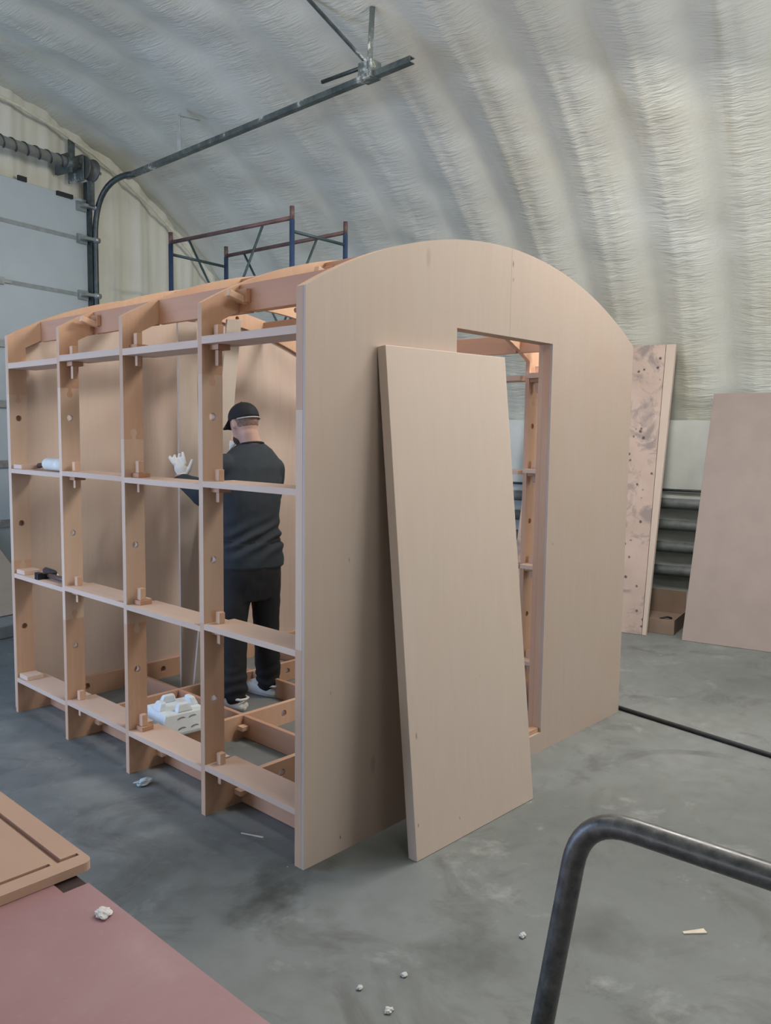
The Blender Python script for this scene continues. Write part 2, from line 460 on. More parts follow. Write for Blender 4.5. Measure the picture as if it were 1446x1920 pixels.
# cream bead where the gable meets the vault
tr = MB()
pts = []
for k in range(60):
    a = math.radians(12 + 100*k/59); p, z = vault_point(a)
    pts.append(H(p - .10*math.cos(a), QG - .05 + .008*math.sin(k*2.1), z - .10*math.sin(a)))
tr.tube(pts, .014, 8)
struct(obj('trim_1', tr, plain('cream_bead', (.66, .63, .50), .6)))

# ------------------------------------------------------------------ sectional door
DOORW = plain('door_panel_paint', (.42, .48, .505), .45, 0, .04, 3)
STEEL = plain('galvanised_steel', (.36, .39, .39), .42, .75, .2, 14)
DARKSTEEL = plain('dark_steel', (.07, .085, .085), .45, .6, .3, 18)
SPOTTED = None
def spotted_mat():
    m, nt, b = new_mat('foam_spotted_steel')
    n = noise_tex(nt, mapped(nt, (1,1,1)), 3.2, 6, .72)
    c = ramp(nt, n, [(.38, (.055, .07, .07)), (.52, (.12, .145, .14)), (.57, (.17, .19, .18)), (.61, (.58, .60, .57))])
    nt.links.new(c, b.inputs['Base Color']); b.inputs['Roughness'].default_value = .5; b.inputs['Metallic'].default_value = .3
    return m
SPOTTED = spotted_mat()
BLACK = plain('black_rubber', (.016, .016, .018), .6, 0, .2)

dr = thing('sectional_door', 'tall pale grey sectional overhead door at the far left with steel track', 'door', H(1.2, QG, 0))
zs = [.03, .33, .83, 1.33, 1.83, 2.33, 2.84, 3.335, 3.70]
for k in range(len(zs)-1):
    mb = MB(); mb.hbox((-1.6, QG-.035, zs[k]+.006), (2.775, QG+.005, zs[k+1]-.006))
    pn = obj('door_section', mb, DOORW, dr, .006)
mb = MB()
for z in zs[1:-1]: mb.hbox((-1.6, QG-.039, z-.018), (2.775, QG-.034, z+.018))
obj('seam_strip', mb, plain('seam_grey', (.27, .30, .30), .5, .2), dr)
for z in zs[1:-1] + [3.62]:
    mb = MB(); mb.hbox((2.62, QG-.062, z-.040), (2.72, QG-.036, z+.040)); mb.hbox((2.64, QG-.13, z-.013), (2.76, QG-.062, z+.013))
    mb.tube([H(2.745, QG-.12, z), H(2.80, QG-.12, z)], .026, 12)
    obj('hinge', mb, STEEL, dr)
for z in zs[1:7]:                      # hinges in the middle of the panels that show left of the cabin
    mb = MB(); mb.hbox((1.79, QG-.06, z-.03), (1.89, QG-.036, z+.03)); mb.hbox((1.72, QG-.05, z-.012), (1.96, QG-.036, z+.012))
    obj('hinge', mb, STEEL, dr)
mb = MB(); mb.hbox((-1.6, QG-.03, 0), (2.775, QG, .03)); obj('bottom_seal', mb, BLACK, dr)
mb = MB(); mb.hbox((2.42, QG-.06, 3.66), (2.58, QG-.03, 3.695)); mb.hbox((2.05, QG-.05, 3.69), (2.13, QG-.03, 3.73)); obj('top_bracket', mb, BLACK, dr)
# vertical track and the jamb angle
mb = MB(); mb.hbox((2.735, QG-.036, 0), (2.80, QG-.0, 3.85)); mb.hbox((2.735, QG-.10, 0), (2.742, QG-.036, 3.85)); obj('track_angle', mb, DARKSTEEL, dr)
TR0 = Vector(H(2.775, QG-.10, 3.35)); ENDT = Vector(H(2.33, .95, 3.96))
v0 = Vector(H(2.84, QG-.55, 3.872))
track = [Vector(H(2.775, QG-.10, 0.02)), TR0]
for k in range(1, 13):
    t = k/12; c = Vector(H(2.775, QG-.10, 3.90))
    track.append((1-t)**2*TR0 + 2*t*(1-t)*c + t*t*v0)
mb = MB(); mb.tube(track, .026, 8); obj('curved_track', mb, DARKSTEEL, dr)
dirT = (ENDT - v0).normalized()
mb = MB()
side = dirT.cross(Vector((0,0,1))).normalized(); up = side.cross(dirT)
def bar(mb, a, b, w, h, sd=None):
    a = Vector(a); b = Vector(b); d = (b-a).normalized()
    s_ = sd if sd is not None else d.cross(Vector((0,0,1)))
    if s_.length < 1e-3: s_ = Vector((1,0,0))
    s_ = (s_ - d*s_.dot(d)).normalized(); u_ = s_.cross(d)
    vs = [p + s_*(w/2*i) + u_*(h/2*j) for p in (a, b) for (i, j) in ((-1,-1),(1,-1),(1,1),(-1,1))]
    mb.add(vs, [(0,1,2,3)[::-1], (4,5,6,7), (0,1,5,4), (1,2,6,5), (2,3,7,6), (3,0,4,7)])
a_ = v0 - dirT*.12
bar(mb, a_ + up*.017, ENDT + up*.017, .05, .005); bar(mb, a_ - up*.017, ENDT - up*.017, .045, .005); bar(mb, a_ + side*.023, ENDT + side*.023, .005, .038)
obj('horizontal_track', mb, SPOTTED, dr)
# hanger near the end of the track
hp = v0 + dirT*((ENDT-v0).length*.885)
mb = MB(); mb.box((-.05, -.06, -.02), (.05, .06, .09), Matrix.Translation(hp)); obj('hanger_clamp', mb, SPOTTED, dr, .005)
def to_vault(p, q): 
    k = (p-PC)/(RV if p > PC else 7.6); return ZC + RV*math.sqrt(1-k*k)
hq = Vector((hp.dot(G), hp.dot(D), 0))
for (dp, dq) in ((-.30, .30), (-.05, -.05)):
    p, q = hq.x+dp, hq.y+dq
    mb = MB(); bar(mb, hp + Vector((0,0,.07)), H(p, q, to_vault(p, q)+.02), .034, .012); obj('hanger_strut', mb, SPOTTED, dr)
e1 = hp + up*.09 + side*(-.02); mb = MB(); mb.tube([e1, e1 - dirT*.46 + Vector(H(.0, .0, .02))], .014, 8); obj('spreader_rod', mb, DARKSTEEL, dr)
# flat hanger half way
hm = v0 + dirT*((ENDT-v0).length*.215)
mq = (hm.dot(G), hm.dot(D))
mb = MB(); bar(mb, hm, H(mq[0]-.03, mq[1]-.02, to_vault(mq[0]-.03, mq[1])-.02), .032, .010); obj('hanger_strut', mb, STEEL, dr)
mb = MB(); bar(mb, H(mq[0]-.03, mq[1]-.02, to_vault(mq[0], mq[1])-.04), H(mq[0]+.12, mq[1]-.12, to_vault(mq[0]+.12, mq[1])-.01), .02, .008); obj('hanger_strut', mb, STEEL, dr)
# torsion shaft, spring, drum
ZT = 3.92
mb = MB(); mb.tube([H(-1.6, QG-.16, ZT), H(2.80, QG-.16, ZT)], .014, 10); obj('torsion_shaft', mb, STEEL, dr)
mb = MB(); mb.tube([H(-.6, QG-.16, ZT), H(2.42, QG-.16, ZT)], .043, 14); obj('torsion_spring', mb, plain('spring_steel', (.34, .35, .33), .5, .3), dr)
mb = MB(); hel = []
for k in range(560):
    a = 2*PI*k/40; hel.append(H(.9+1.52*k/559, QG-.16+.046*math.cos(a), ZT+.046*math.sin(a)))
mb.tube(hel, .0055, 5); obj('spring_coil', mb, DARKSTEEL, dr)
mb = MB(); mb.tube([H(2.42, QG-.16, ZT), H(2.52, QG-.16, ZT)], .056, 14); mb.hbox((2.44, QG-.20, ZT-.08), (2.47, QG, ZT+.08)); obj('winding_cone', mb, SPOTTED, dr)
mb = MB(); mb.tube([H(2.60, QG-.16, ZT), H(2.615, QG-.16, ZT), H(2.615, QG-.16, ZT), H(2.70, QG-.16, ZT), H(2.70, QG-.16, ZT), H(2.715, QG-.16, ZT)], [.105, .105, .088, .088, .098, .098], 20); obj('cable_drum', mb, plain('drum_grey', (.12, .125, .12), .5, .4), dr)
mb = MB(); mb.hbox((2.575, QG-.20, ZT-.12), (2.59, QG, ZT+.10)); mb.hbox((2.58, QG-.03, ZT+.0), (2.63, QG-.0, ZT+.26)); mb.hbox((2.69, QG-.16, ZT-.30), (2.73, QG-.11, ZT-.06)); obj('bearing_plate', mb, SPOTTED, dr)

# raised sill and the board that leans there
mb = MB(); mb.hbox((1.0, QG-.62, 0), (2.75, QG-.06, .105)); sl = obj('trim_2', mb, plain('sill_concrete', (.25, .26, .25), .8), None, .01); struct(sl)
mb = MB(); nrm = []
for (p, q, z) in ((.95, 4.30, .107), (1.98, 4.30, .107), (1.60, 4.555, .84), (.95, 4.555, .84)): nrm.append(Vector(H(p, q, z)))
off = (nrm[1]-nrm[0]).cross(nrm[3]-nrm[0]).normalized()*.018
mb.add(nrm + [v + off for v in nrm], [(0,1,2,3), (7,6,5,4), (0,4,5,1), (1,5,6,2), (2,6,7,3), (3,7,4,0)])
tag(obj('plywood_offcut', mb, plywood('offcut_ply', (.55, .47, .38), 'x', .12, .55, .5)), 'slant-cut plywood offcut leaning on the grey door left of the cabin', 'board')

# ------------------------------------------------------------------ the cabin
WD, HS, RA = 2.48, 2.132, 2.462            # width, eaves height, roof radius
ZCA = 2.467 - RA
YF = [2.46, 1.851, 1.238, .623]            # front faces of the four open frames, back to front
TF = .028
def arc(r, x0, x1, n):
    out = []
    for k in range(n+1):
        x = x0 + (x1-x0)*k/n; out.append((x, ZCA + math.sqrt(r*r - (x-WD/2)**2)))
    return out
cab = thing('plywood_cabin', 'barrel-roofed birch plywood cabin frame with panelled doorway front, under construction', 'cabin', (WD/2, 1.25, 0))

def knob(x, z, d):
    """puzzle tab, listed left to right"""
    return [(x-.009, z), (x-.009, z+d*.016), (x-.016, z+d*.026), (x-.014, z+d*.042), (x, z+d*.048),
            (x+.014, z+d*.042), (x+.016, z+d*.026), (x+.009, z+d*.016), (x+.009, z)]
def mir(pts): return [(WD-x, z) for x, z in pts]
POST, BEAM = .10, .12
def frame(y, t, seams, dirs, parent, EDGE_Y=EDGE_Y):
    lo, hi = seams; dl, dh = dirs
    kl, kh = knob(.05, lo, dl), knob(.05, hi, dh)
    ri = RA - .10
    zi = ZCA + math.sqrt(ri*ri - (WD/2-POST)**2)
    # arch with both shoulders
    outer = arc(RA, 0, WD, 40); inner = arc(ri, POST, WD-POST, 36)
    out = [(0, hi)] + outer + [(WD, hi)] + mir(kh) + [(WD-POST, hi)] + inner[::-1] + [(POST, hi)] + kh[::-1]
    hl = []
    for x in (.36, .92, 1.56, 2.12): hl.append(circle(x, ZCA + math.sqrt((RA-.05)**2 - (x-WD/2)**2), .016))
    top = link('frame', plate_mesh(out, hl, y, y+t), [PLY_FRAME, EDGE_Y], parent)
    # floor beam with the feet of both posts
    fil = [(POST + .06*(1-math.sin(a)), BEAM + .06*(1-math.cos(a))) for a in [PI/2*k/6 for k in range(7)]]   # rounded inner corner
    out = [(0, 0), (WD, 0), (WD, lo)] + mir(kl) + [(WD-POST, lo)] + mir(fil[::-1])[0:0] + [(WD-x, z) for x, z in fil[::-1]] + fil + [(POST, lo)] + kl[::-1] + [(0, lo)]
    hl = [circle(.05, .498, .0165), circle(WD-.05, .498, .0165)] + [circle(x, .062, .019) for x in (.42, .95, 1.50, 2.02)]
    link('floor_beam', plate_mesh(out, hl, y, y+t), [PLY_FRAME, EDGE_Y], top)
    seg = [(0, lo)] + kl + [(POST, lo), (POST, hi)] + kh[::-1] + [(0, hi)]
    hz = [z for z in (.498, 1.09, 1.68) if lo+.06 < z < hi-.02]
    link('post_segment', plate_mesh(seg, [circle(.05, z, .0165) for z in hz], y, y+t), [PLY_SEG, EDGE_Y], top)
    seg2 = [(WD-x, z) for x, z in seg][::-1]
    link('post_segment', plate_mesh(seg2, [circle(WD-.05, z, .0165) for z in hz], y, y+t), [PLY_FRAME, EDGE_Y], top)
    return top
frs = [frame(YF[0], TF, (.88, 1.81), (-1, -1), cab), frame(YF[1], TF, (.64, 1.83), (1, -1), cab),
       frame(YF[2], TF, (.72, 1.58), (-1, 1), cab), frame(YF[3], TF, (.83, 1.85), (1, -1), cab),
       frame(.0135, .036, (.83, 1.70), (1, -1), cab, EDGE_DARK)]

# rails: four rows on both sides, one board per bay, pinned with wedges
bays = [(.0495, YF[3]), (YF[3]+TF, YF[2]), (YF[2]+TF, YF[1]), (YF[1]+TF, YF[0])]
rows = [.186, .79, 1.382, 1.957]
boff = [.012, .0, .004, -.006]
def wedge(par, x, y, z0, z1, w=.028):
    mb = MB(); mb.box((x-w/2, y-w/2, z0), (x+w/2, y+w/2, z1)); return obj('wedge_peg', mb, PLY_PEG, par, .002)
TH = .024
for sidex in (0, 1):
    for r, z in enumerate(rows):
        for bi, (y0, y1) in enumerate(bays):
            zz = z + boff[bi]; t = TH + (.006 if r == 3 else 0)
            out = [(0, y0), (.10, y0), (.10, y0+.004), (.152, y0+.004), (.152, y1-.004), (.10, y1-.004), (.10, y1), (0, y1)]
            if sidex: out = [(WD-x, y) for x, y in out][::-1]
            me = plate_mesh(out, [], zz, zz+t, 'xy')
            rl = link('rail', me, [PLY_RAIL, EDGE_Z], cab)
            # tenon of the bay behind, through the frame, pinned
            if bi < 3:
                above = bi == 1
                yb = y1; fx = (lambda x: WD-x) if sidex else (lambda x: x)
                xa, xb = sorted((fx(.035), fx(.095)))
                mb = MB()
                if above: mb.box((xa, yb-.062, zz+t+.0005), (xb, yb-.0005, zz+t+.021))
                else: mb.box((xa, yb-.062, zz-.0215), (xb, yb-.0005, zz-.0005))
                obj('tenon', mb, [PLY_BEAM], rl, .0015)
                xc = fx(.058); yc = yb-.034
                if above:
                    wedge(rl, xc, yc, zz+t+.021, zz+t+.021+(.055 if r < 3 else .05))
                    if r == 2 or r == 3: wedge(rl, xc, yc, zz-.045, zz, .02)
                else:
                    wedge(rl, xc, yc, zz+t, zz+t+.048); wedge(rl, xc, yc, zz-(.085 if r == 3 else .062), zz-.022, .022)
            elif r < 3 and not sidex:
                mb = MB(); mb.box((.012, y1-.105, zz+t+.0005), (.105, y1-.002, zz+t+.024)); obj('tenon', mb, [PLY_RAIL], rl, .0015)

# roof purlins and floor joists that run the length of the cabin
for bi, (y0, y1) in enumerate(bays):
    for xi, x in enumerate((.20, .68, 1.24, 1.80, 2.28)):
        ztop = ZCA + math.sqrt(RA*RA - (x-WD/2)**2) - (.004 if xi != 2 else .002)
        mb = MB(); mb.box((x-.012, y0+.001, ztop-.118), (x+.012, y1-.001, ztop-.006 if x < WD/2 else ztop-.006))
        pu = obj('purlin', mb, PLY_BEAM, cab, .002)
        if bi < 3 and bi != 1:
            sgn = -1 if x <= WD/2 else 1
            mb = MB(); mb.box((x+sgn*.013, y1-.075, ztop-.085), (x+sgn*.034, y1-.002, ztop-.03)); obj('tenon', mb, PLY_BEAM, pu, .002)
            Mx = Matrix.Translation((x+sgn*.055, y1-.043, ztop-.066)) @ Matrix.Rotation(sgn*math.radians(-14), 4, 'Y')
            mb = MB(); mb.box((-.05, -.014, -.013), (.05, .014, .013), Mx); obj('wedge_peg', mb, PLY_PEG, pu, .002)
    for x in (.20, .68, 1.22, 1.80, 2.28):
        mb = MB(); mb.box((x-.012, y0+.001, .002), (x+.012, y1-.001, .119))
        jo = obj('floor_joist', mb, PLY_BEAM, cab, .002)
        if bi < 3:
            sgn = -1
            mb = MB(); mb.box((x+sgn*.013-.045, y1-.055, .055), (x+sgn*.013, y1-.010, .078)); obj('wedge_peg', mb, PLY_PEG, jo, .002)

# front cladding: two sheets that meet above the doorway; doorway 0.857-1.623 x 0.10-2.072
DX0, DX1, DZ0, DZ1, SX = .857, 1.623, .10, 2.072, 1.249
aL = arc(RA, 0, SX-.0006, 30); aR = arc(RA, SX+.0006, WD, 30)
outL = [(0, 0), (SX-.0006, 0), (SX-.0006, DZ0), (DX0, DZ0), (DX0, DZ1), (SX-.0006, DZ1)] + aL[::-1]
outR = [(SX+.0006, 0), (WD, 0)] + aR[::-1] + [(SX+.0006, DZ1), (DX1, DZ1), (DX1, DZ0), (SX+.0006, DZ0)]
fp = link('front_panel', plate_mesh(outL, [], 0, .0125), [PLY_FRONT, EDGE_Y], cab)
fp2 = link('front_panel', plate_mesh(outR, [], 0, .0125), [PLY_FRONT, EDGE_Y], cab)
# lining of the doorway behind the sheet
jo = [(DX0-.06, 0), (DX1+.06, 0), (DX1+.06, DZ1+.06), (DX0-.06, DZ1+.06)]
ji = [(DX0, DZ0), (DX1, DZ0), (DX1, DZ1), (DX0, DZ1)]
link('door_frame', plate_mesh(jo, [ji], .0505, .078), [PLY_FRAME, EDGE_Y], cab)
jo2 = [(DX0-.05, .121), (DX1+.05, .121), (DX1+.05, DZ1+.05), (DX0-.05, DZ1+.05)]
ji2 = [(DX0+.0, .122), (DX1-.0, .122), (DX1-.0, DZ1), (DX0+.0, DZ1)]
link('door_frame', plate_mesh(jo2, [ji2], .0130, .0500), [PLY_FRAME, EDGE_Y], cab)
# back cladding with a barrel top
ab = arc(RA-.10, 0, WD, 40)
ob_ = [(0.0, .125)] + [(0.0, 2.03), (POST, 2.07)] + arc(RA-.05, .14, WD-.14, 36) + [(WD-POST, 2.07), (WD, 2.03), (WD, .125)]
link('back_panel', plate_mesh([(0.004, .02)] + arc(RA-.004, .004, WD-.004, 40) + [(WD-.004, .02)], [], 2.4885, 2.503), [PLY_BACK, EDGE_Y], cab)

# ------------------------------------------------------------------ door leaf leaning on the front
def quad_board(name, pts, thick, mats, bevel=.002):
    """board from its four front-face corners, thickness backwards"""
    p = [Vector(v) for v in pts]; n = (p[1]-p[0]).cross(p[3]-p[0]).normalized()*thick
    mb = MB(); mb.add(p, [(0,1,2,3)], 0); mb.add([v-n for v in p], [(3,2,1,0)], 0)
    q = [v-n for v in p]
    for a in range(4):
        b = (a+1) % 4; mb.add([p[a], q[a], q[b], p[b]], [(0,1,2,3)], 1)
    return obj(name, mb, mats, None, bevel)
lf = quad_board('door_leaf', [(.339, -.266, .001), (1.119, -.283, .001), (1.150, -.0455, 1.968), (.362, -.0455, 1.955)], .044,
                [PLY_LEAF, ply_edge('leaf_edge', (.60, .43, .34), 1, .02)])
tag(lf, 'plain pale birch door leaf leaning on the cabin front left of the doorway', 'door')

# ------------------------------------------------------------------ right wall: boards, pipes, box
def dirty_mat():
    m, nt, b = new_mat('stained_board')
    v = mapped(nt, (1,1,1))
    c = ramp(nt, noise_tex(nt, v, 3, 4), [(.3, (.43, .325, .275)), (.7, (.53, .41, .355))])
    c = mix(nt, ramp(nt, noise_tex(nt, v, 4.2, 5, .65, .8), [(.50, (0,0,0)), (.62, (.8,.8,.8))]), c, (.23, .195, .19))
    vo = N(nt, 'ShaderNodeTexVoronoi'); vo.inputs['Scale'].default_value = 17; nt.links.new(v, vo.inputs['Vector'])
    sp = N(nt, 'ShaderNodeSeparateColor'); nt.links.new(vo.outputs['Color'], sp.inputs[0])
    few = maths(nt, 'GREATER_THAN', sp.outputs[0], .62)
    dd = maths(nt, 'ADD', vo.outputs['Distance'], maths(nt, 'MULTIPLY', noise_tex(nt, v, 40, 3), .25))
    k = maths(nt, 'MULTIPLY', few, ramp(nt, dd, [(.30, (.9,.9,.9)), (.40, (0,0,0))]))
    c = mix(nt, k, c, (.05, .04, .038))
    nt.links.new(c, b.inputs['Base Color']); b.inputs['Roughness'].default_value = .7
    return m
sb = quad_board('stained_board', [H(4.432, 1.10, .002), H(4.432, -.088, .002), H(5.041, -.038, 2.422), H(5.041, 1.10, 2.422)], .05,
    [dirty_mat(), BLACK])
tag(sb, 'thick stained plywood board with black spots leaning on the wall behind the cabin corner', 'board')
es = quad_board('edge_strip', [H(4.432, -.091, .002), H(4.432, -.123, .002), H(5.041, -.123, 2.422), H(5.041, -.0415, 2.422)], .05, [PLY_LEAF, PLY_LEAF], .003)
w_ = es.matrix_basis.translation.copy(); es.parent = sb; es.location = w_ - sb.location
tag(quad_board('fibreboard_sheet', [H(4.445, -.405, .002), H(4.445, -3.2, .002), H(5.285, -3.2, 2.010), H(5.285, -.405, 2.010)], .016,
    [plain('pinkish_fibreboard', (.31, .252, .230), .75, 0, .05, 5), plain('fibreboard_edge', (.34, .26, .22), .8)]),
    'plain pinkish brown fibreboard sheet leaning on the right wall', 'board')

PIPE = plain('grey_pipe_paint', (.17, .19, .19), .5, .15, .35, 9)
pr = thing('pipe_register', 'heating register of four dark grey horizontal pipes along the right wall', 'radiator', H(5.28, 0, 0))
for z in (1.033, .840, .641, .426):
    mb = MB(); mb.tube([H(5.27, -4.5, z), H(5.27, 3.4, z)], .049, 20); obj('pipe', mb, PIPE, pr)
mb = MB(); mb.tube([H(5.325, -4.5, 1.152), H(5.325, 3.4, 1.152)], .012, 8); obj('thin_pipe', mb, DARKSTEEL, pr)
for q in (-4.3, -2.2, 1.9, 3.2):
    mb = MB(); mb.hbox((5.33, q-.02, 0), (5.355, q+.02, 1.15)); obj('bracket', mb, DARKSTEEL, pr)

CARD = plain('cardboard', (.26, .185, .135), .85, 0, .12, 6)
def carton():
    p0, p1, q0, q1, h = 4.575, 5.0, -.315, .10, .125
    t = thing('cardboard_carton', 'open brown cardboard carton on the floor under the wall pipes', 'box', H((p0+p1)/2, (q0+q1)/2, 0))
    mb = MB(); w = .006
    mb.hbox((p0, q0, .002), (p1, q1, .01)); mb.hbox((p0, q0, .01), (p0+w, q1, h)); mb.hbox((p1-w, q0, .01), (p1, q1, h))
    mb.hbox((p0+w, q0, .01), (p1-w, q0+w, h)); mb.hbox((p0+w, q1-w, .01), (p1-w, q1, h))
    mb.hbox((p0+w, q0+w, .095), (p1-w, q1-w, .10))
    obj('tray', mb, CARD, t)
    mb = MB(); mb.hbox((p1-w, q0, h), (p1, q1, .30)); obj('flap', mb, CARD, t)
    mb = MB(); mb.tube([H(4.66, -.18, .1095), H(4.70, -.23, .122), H(4.73, -.26, .1095)], .008, 6)
    tag(obj('cable_scrap', mb, BLACK), 'small black scrap lying in the cardboard carton', 'scrap')
carton()

# black hose across the floor
mb = MB(); pts = []
for k in range(16):
    t = k/15; pts.append((2.515 - .30*t*1.35, -.005 - 2.05*t*1.35 + 0, .013))
pts = [(2.72, 1.85, .013)] + pts
mb.tube(pts, .0125, 8); tag(obj('floor_cable', mb, BLACK), 'straight black cable lying across the floor from the cabin corner', 'cable')

# ------------------------------------------------------------------ scaffold tower behind the cabin
BLUE = plain('blue_paint', (.034, .060, .125), .45, .1, .25, 10); MAROON = plain('maroon_paint', (.135, .075, .07), .5, .1, .3, 8)
TEAL = plain('dark_green_paint', (.045, .075, .08), .5, .1, .3, 8)
sA, sB, sC, sD = Vector((2.157, 4.198, 0)), Vector((2.799, 4.271, 0)), Vector((2.298, 2.748, 0)), Vector((2.884, 2.763, 0))
sc = thing('scaffold_tower', 'blue and maroon tubular scaffold tower standing behind the cabin', 'scaffold', (sA+sB+sC+sD)/4)
ZS = 3.345
for v in (sA, sB, sC, sD):
    mb = MB(); mb.tube([v, v+Vector((0,0,ZS-.10))], .0205, 12); po = obj('post', mb, BLUE, sc)
    mb = MB(); mb.tube([v+Vector((0,0,ZS-.10)), v+Vector((0,0,ZS))], .0185, 12); obj('post_spigot', mb, MAROON, po)
def up_(v, z): return v + Vector((0,0,z))
for zt in (ZS-.085, ZS-1.30, ZS-2.5):
    for a, b in ((sA, sC), (sB, sD)):
        mb = MB(); mb.tube([up_(a, zt), up_(b, zt)], .017, 10); obj('ledger', mb, MAROON, sc)
for zt in (ZS-.185, ZS-.86, ZS-1.6, ZS-2.3):
    for a, b in ((sA, sB), (sC, sD)):
        mb = MB(); mb.tube([up_(a, zt), up_(b, zt)], .013, 10); obj('crossbar', mb, TEAL, sc)
for a, b in ((sA, sC), (sB, sD)):
    m_ = a.lerp(b, .5)
    for (t0, t1) in ((.17, .62), (.78, .38)):
        mb = MB(); mb.tube([up_(a.lerp(b, t0), ZS-.10), up_(a.lerp(b, t1), ZS-1.1)], .010, 8); obj('brace', mb, TEAL, sc)

# ------------------------------------------------------------------ loose boards inside the cabin
mb = MB(); mb.box((.915, 2.195, .001), (1.052, 2.213, 2.292)); tag(obj('upright_board', mb, [plywood('grey_birch', (.50, .42, .36), 'z', .08)], None, .002),
    'tall plywood strip standing upright inside the cabin, steadied by the gloved hand', 'board')
p0 = [Vector((.905, 2.050, .004)), Vector((1.022, 2.050, .004)), Vector((1.376, 2.168, 2.345)), Vector((1.263, 2.168, 2.335))]
quad = quad_board('leaning_board', p0, .016, [plywood('grey_birch_lean', (.47, .41, .35), 'z', .06), EDGE_Y])
tag(quad, 'tilted plywood strip leaning inside the cabin behind the cap of the worker', 'board')

# ------------------------------------------------------------------ white plastic block
def block():
    M = Matrix.Translation((.322, 1.342, .1215)) @ Matrix.Rotation(math.radians(-6), 4, 'Z')
    A = .140
    def f(u, v, z):                          # u,v in -1..1 at the foot, tapering upwards
        k = 1 - .34*max(0, z-.02)/.15
        return M @ Vector((u*A*k, v*A*k, z*.92))
    mb = MB()
    ring = lambda z: [f(*uv, z) for uv in ((-1,-1),(0,-1),(1,-1),(1,0),(1,1),(0,1),(-1,1),(-1,0))]
    mb.rings([ring(z) for z in (0, .02, .118)], True, 0, False)
    for (su, sv) in ((-1,0), (1,0), (0,1), (0,-1)):       # four merlons, one over each side
        vs = []
        for z, g in ((.114, 0), (.145, .25), (.162, .45)):
            if su: a, b = sorted((su*(1-g*.06), su*(.62 + .1*g))); c, d = -.40*(1-g*.6), .40*(1-g*.6)
            else: a, b = -.40*(1-g*.6), .40*(1-g*.6); c, d = sorted((sv*(1-g*.06), sv*(.62 + .1*g)))
            vs.append([f(a, c, z), f(b, c, z), f(b, d, z), f(a, d, z)])
        mb.rings(vs, True, 0, False)
    o = obj('stacking_block', mb, plain('white_plastic', (.66, .71, .72), .45, 0, .04), None, .008)
    tag(o, 'white tapered plastic block with notched castle-like top on the cabin floor beams', 'block')
    bmx = MB()
    for (u, z) in ((-.24, .092), (.28, .092), (-.24, .042), (.28, .042)):
        c = f(u, -1.0, z); mbv = []
        bmx.tube([c + Vector((-.020, -.0015, -.003)), c + Vector((-.007, -.0025, .003)), c + Vector((.007, -.0025, .003)), c + Vector((.020, -.0015, -.003))], .0022, 6)
    obj('slot_marks', bmx, plain('slot_grey', (.22, .25, .26), .6), o)
block()

# ------------------------------------------------------------------ tools on the rails
z3 = rows[2] + boff[3] + TH; z2 = rows[1] + boff[3] + TH
t = thing('mallet', 'mallet with white cylindrical head lying on the third rail at far left', 'mallet', (.07, 2.2, z3))
mb = MB(); yy = [1.935, 1.94, 1.955, 2.13, 2.145, 2.15]; rr = [.026, .030, .034, .034, .030, .026]
mb.tube([(.06, y, z3+.036) for y in yy], rr, 20); obj('head', mb, plain('white_rubber', (.62, .60, .55), .6), t)
mb = MB(); mb.tube([(.075, 2.13, z3+.036), (.085, 2.20, z3+.028), (.095, 2.28, z3+.024), (.105, 2.34, z3+.018)], [.012, .011, .013, .015], 12); obj('handle', mb, plain('dark_handle', (.05, .03, .028), .5), t)
t = thing('claw_hammer', 'hammer with black square head and brown handle on the second rail at far left', 'hammer', (.07, 2.15, z2))
mb = MB(); mb.box((.012, 2.165, z2+.002), (.110, 2.200, z2+.034)); mb.box((.0, 2.162, z2+.0005), (.026, 2.203, z2+.038)); obj('head', mb, plain('black_steel', (.03, .033, .04), .35, .7), t, .003)
mb = MB(); mb.tube([(.062, 2.19, z2+.018), (.062, 2.05, z2+.018), (.062, 1.905, z2+.018)], [.012, .014, .015], 12); obj('handle', mb, plain('brown_handle', (.10, .055, .045), .5), t)
t = thing('chisel', 'dark blue handled chisel lying beside the hammer on the second rail', 'chisel', (.10, 2.26, z2))
mb = MB(); mb.tube([(.115, 2.335, z2+.020), (.118, 2.32, z2+.022), (.118, 2.22, z2+.020), (.118, 2.20, z2+.016)], [.012, .018, .016, .012], 14); obj('handle', mb, plain('blue_handle', (.02, .028, .05), .25), t)
mb = MB(); mb.tube([(.118, 2.20, z2+.016), (.118, 2.185, z2+.015)], .011, 12); mb.box((.108, 2.03, z2+.008), (.128, 2.185, z2+.013)); obj('blade', mb, plain('bright_steel', (.6, .6, .6), .25, .9), t)

# ------------------------------------------------------------------ red table with the routed panel
TZ = .75; TX = -1.218
tb = thing('workshop_table', 'large red-brown topped workshop table at bottom left corner', 'table', (-2.0, -.7, 0))
def red_mat():
    m, nt, b = new_mat('red_laminate')
    v = mapped(nt, (1,1,1)); n = noise_tex(nt, v, 2.4, 5, .6, .4)
    c = ramp(nt, n, [(.3, (.30, .155, .165)), (.6, (.345, .20, .21)), (.8, (.40, .275, .28))])
    c = mix(nt, ramp(nt, noise_tex(nt, v, 40, 3), [(.6, (0,0,0)), (.75, (.25,.25,.25))]), c, (.38, .28, .27))
    nt.links.new(c, b.inputs['Base Color']); b.inputs['Roughness'].default_value = .45
    return m
out = [(TX, -1.72), (TX, -.752), (TX-.050, -.752), (TX-.050, -.703), (TX, -.703), (TX, .55), (-2.75, .55), (-2.75, -1.72)]
link('tabletop', plate_mesh(out, [], TZ-.03, TZ, 'xy'), [red_mat(), plain('top_edge', (.17, .085, .08), .6)], tb)
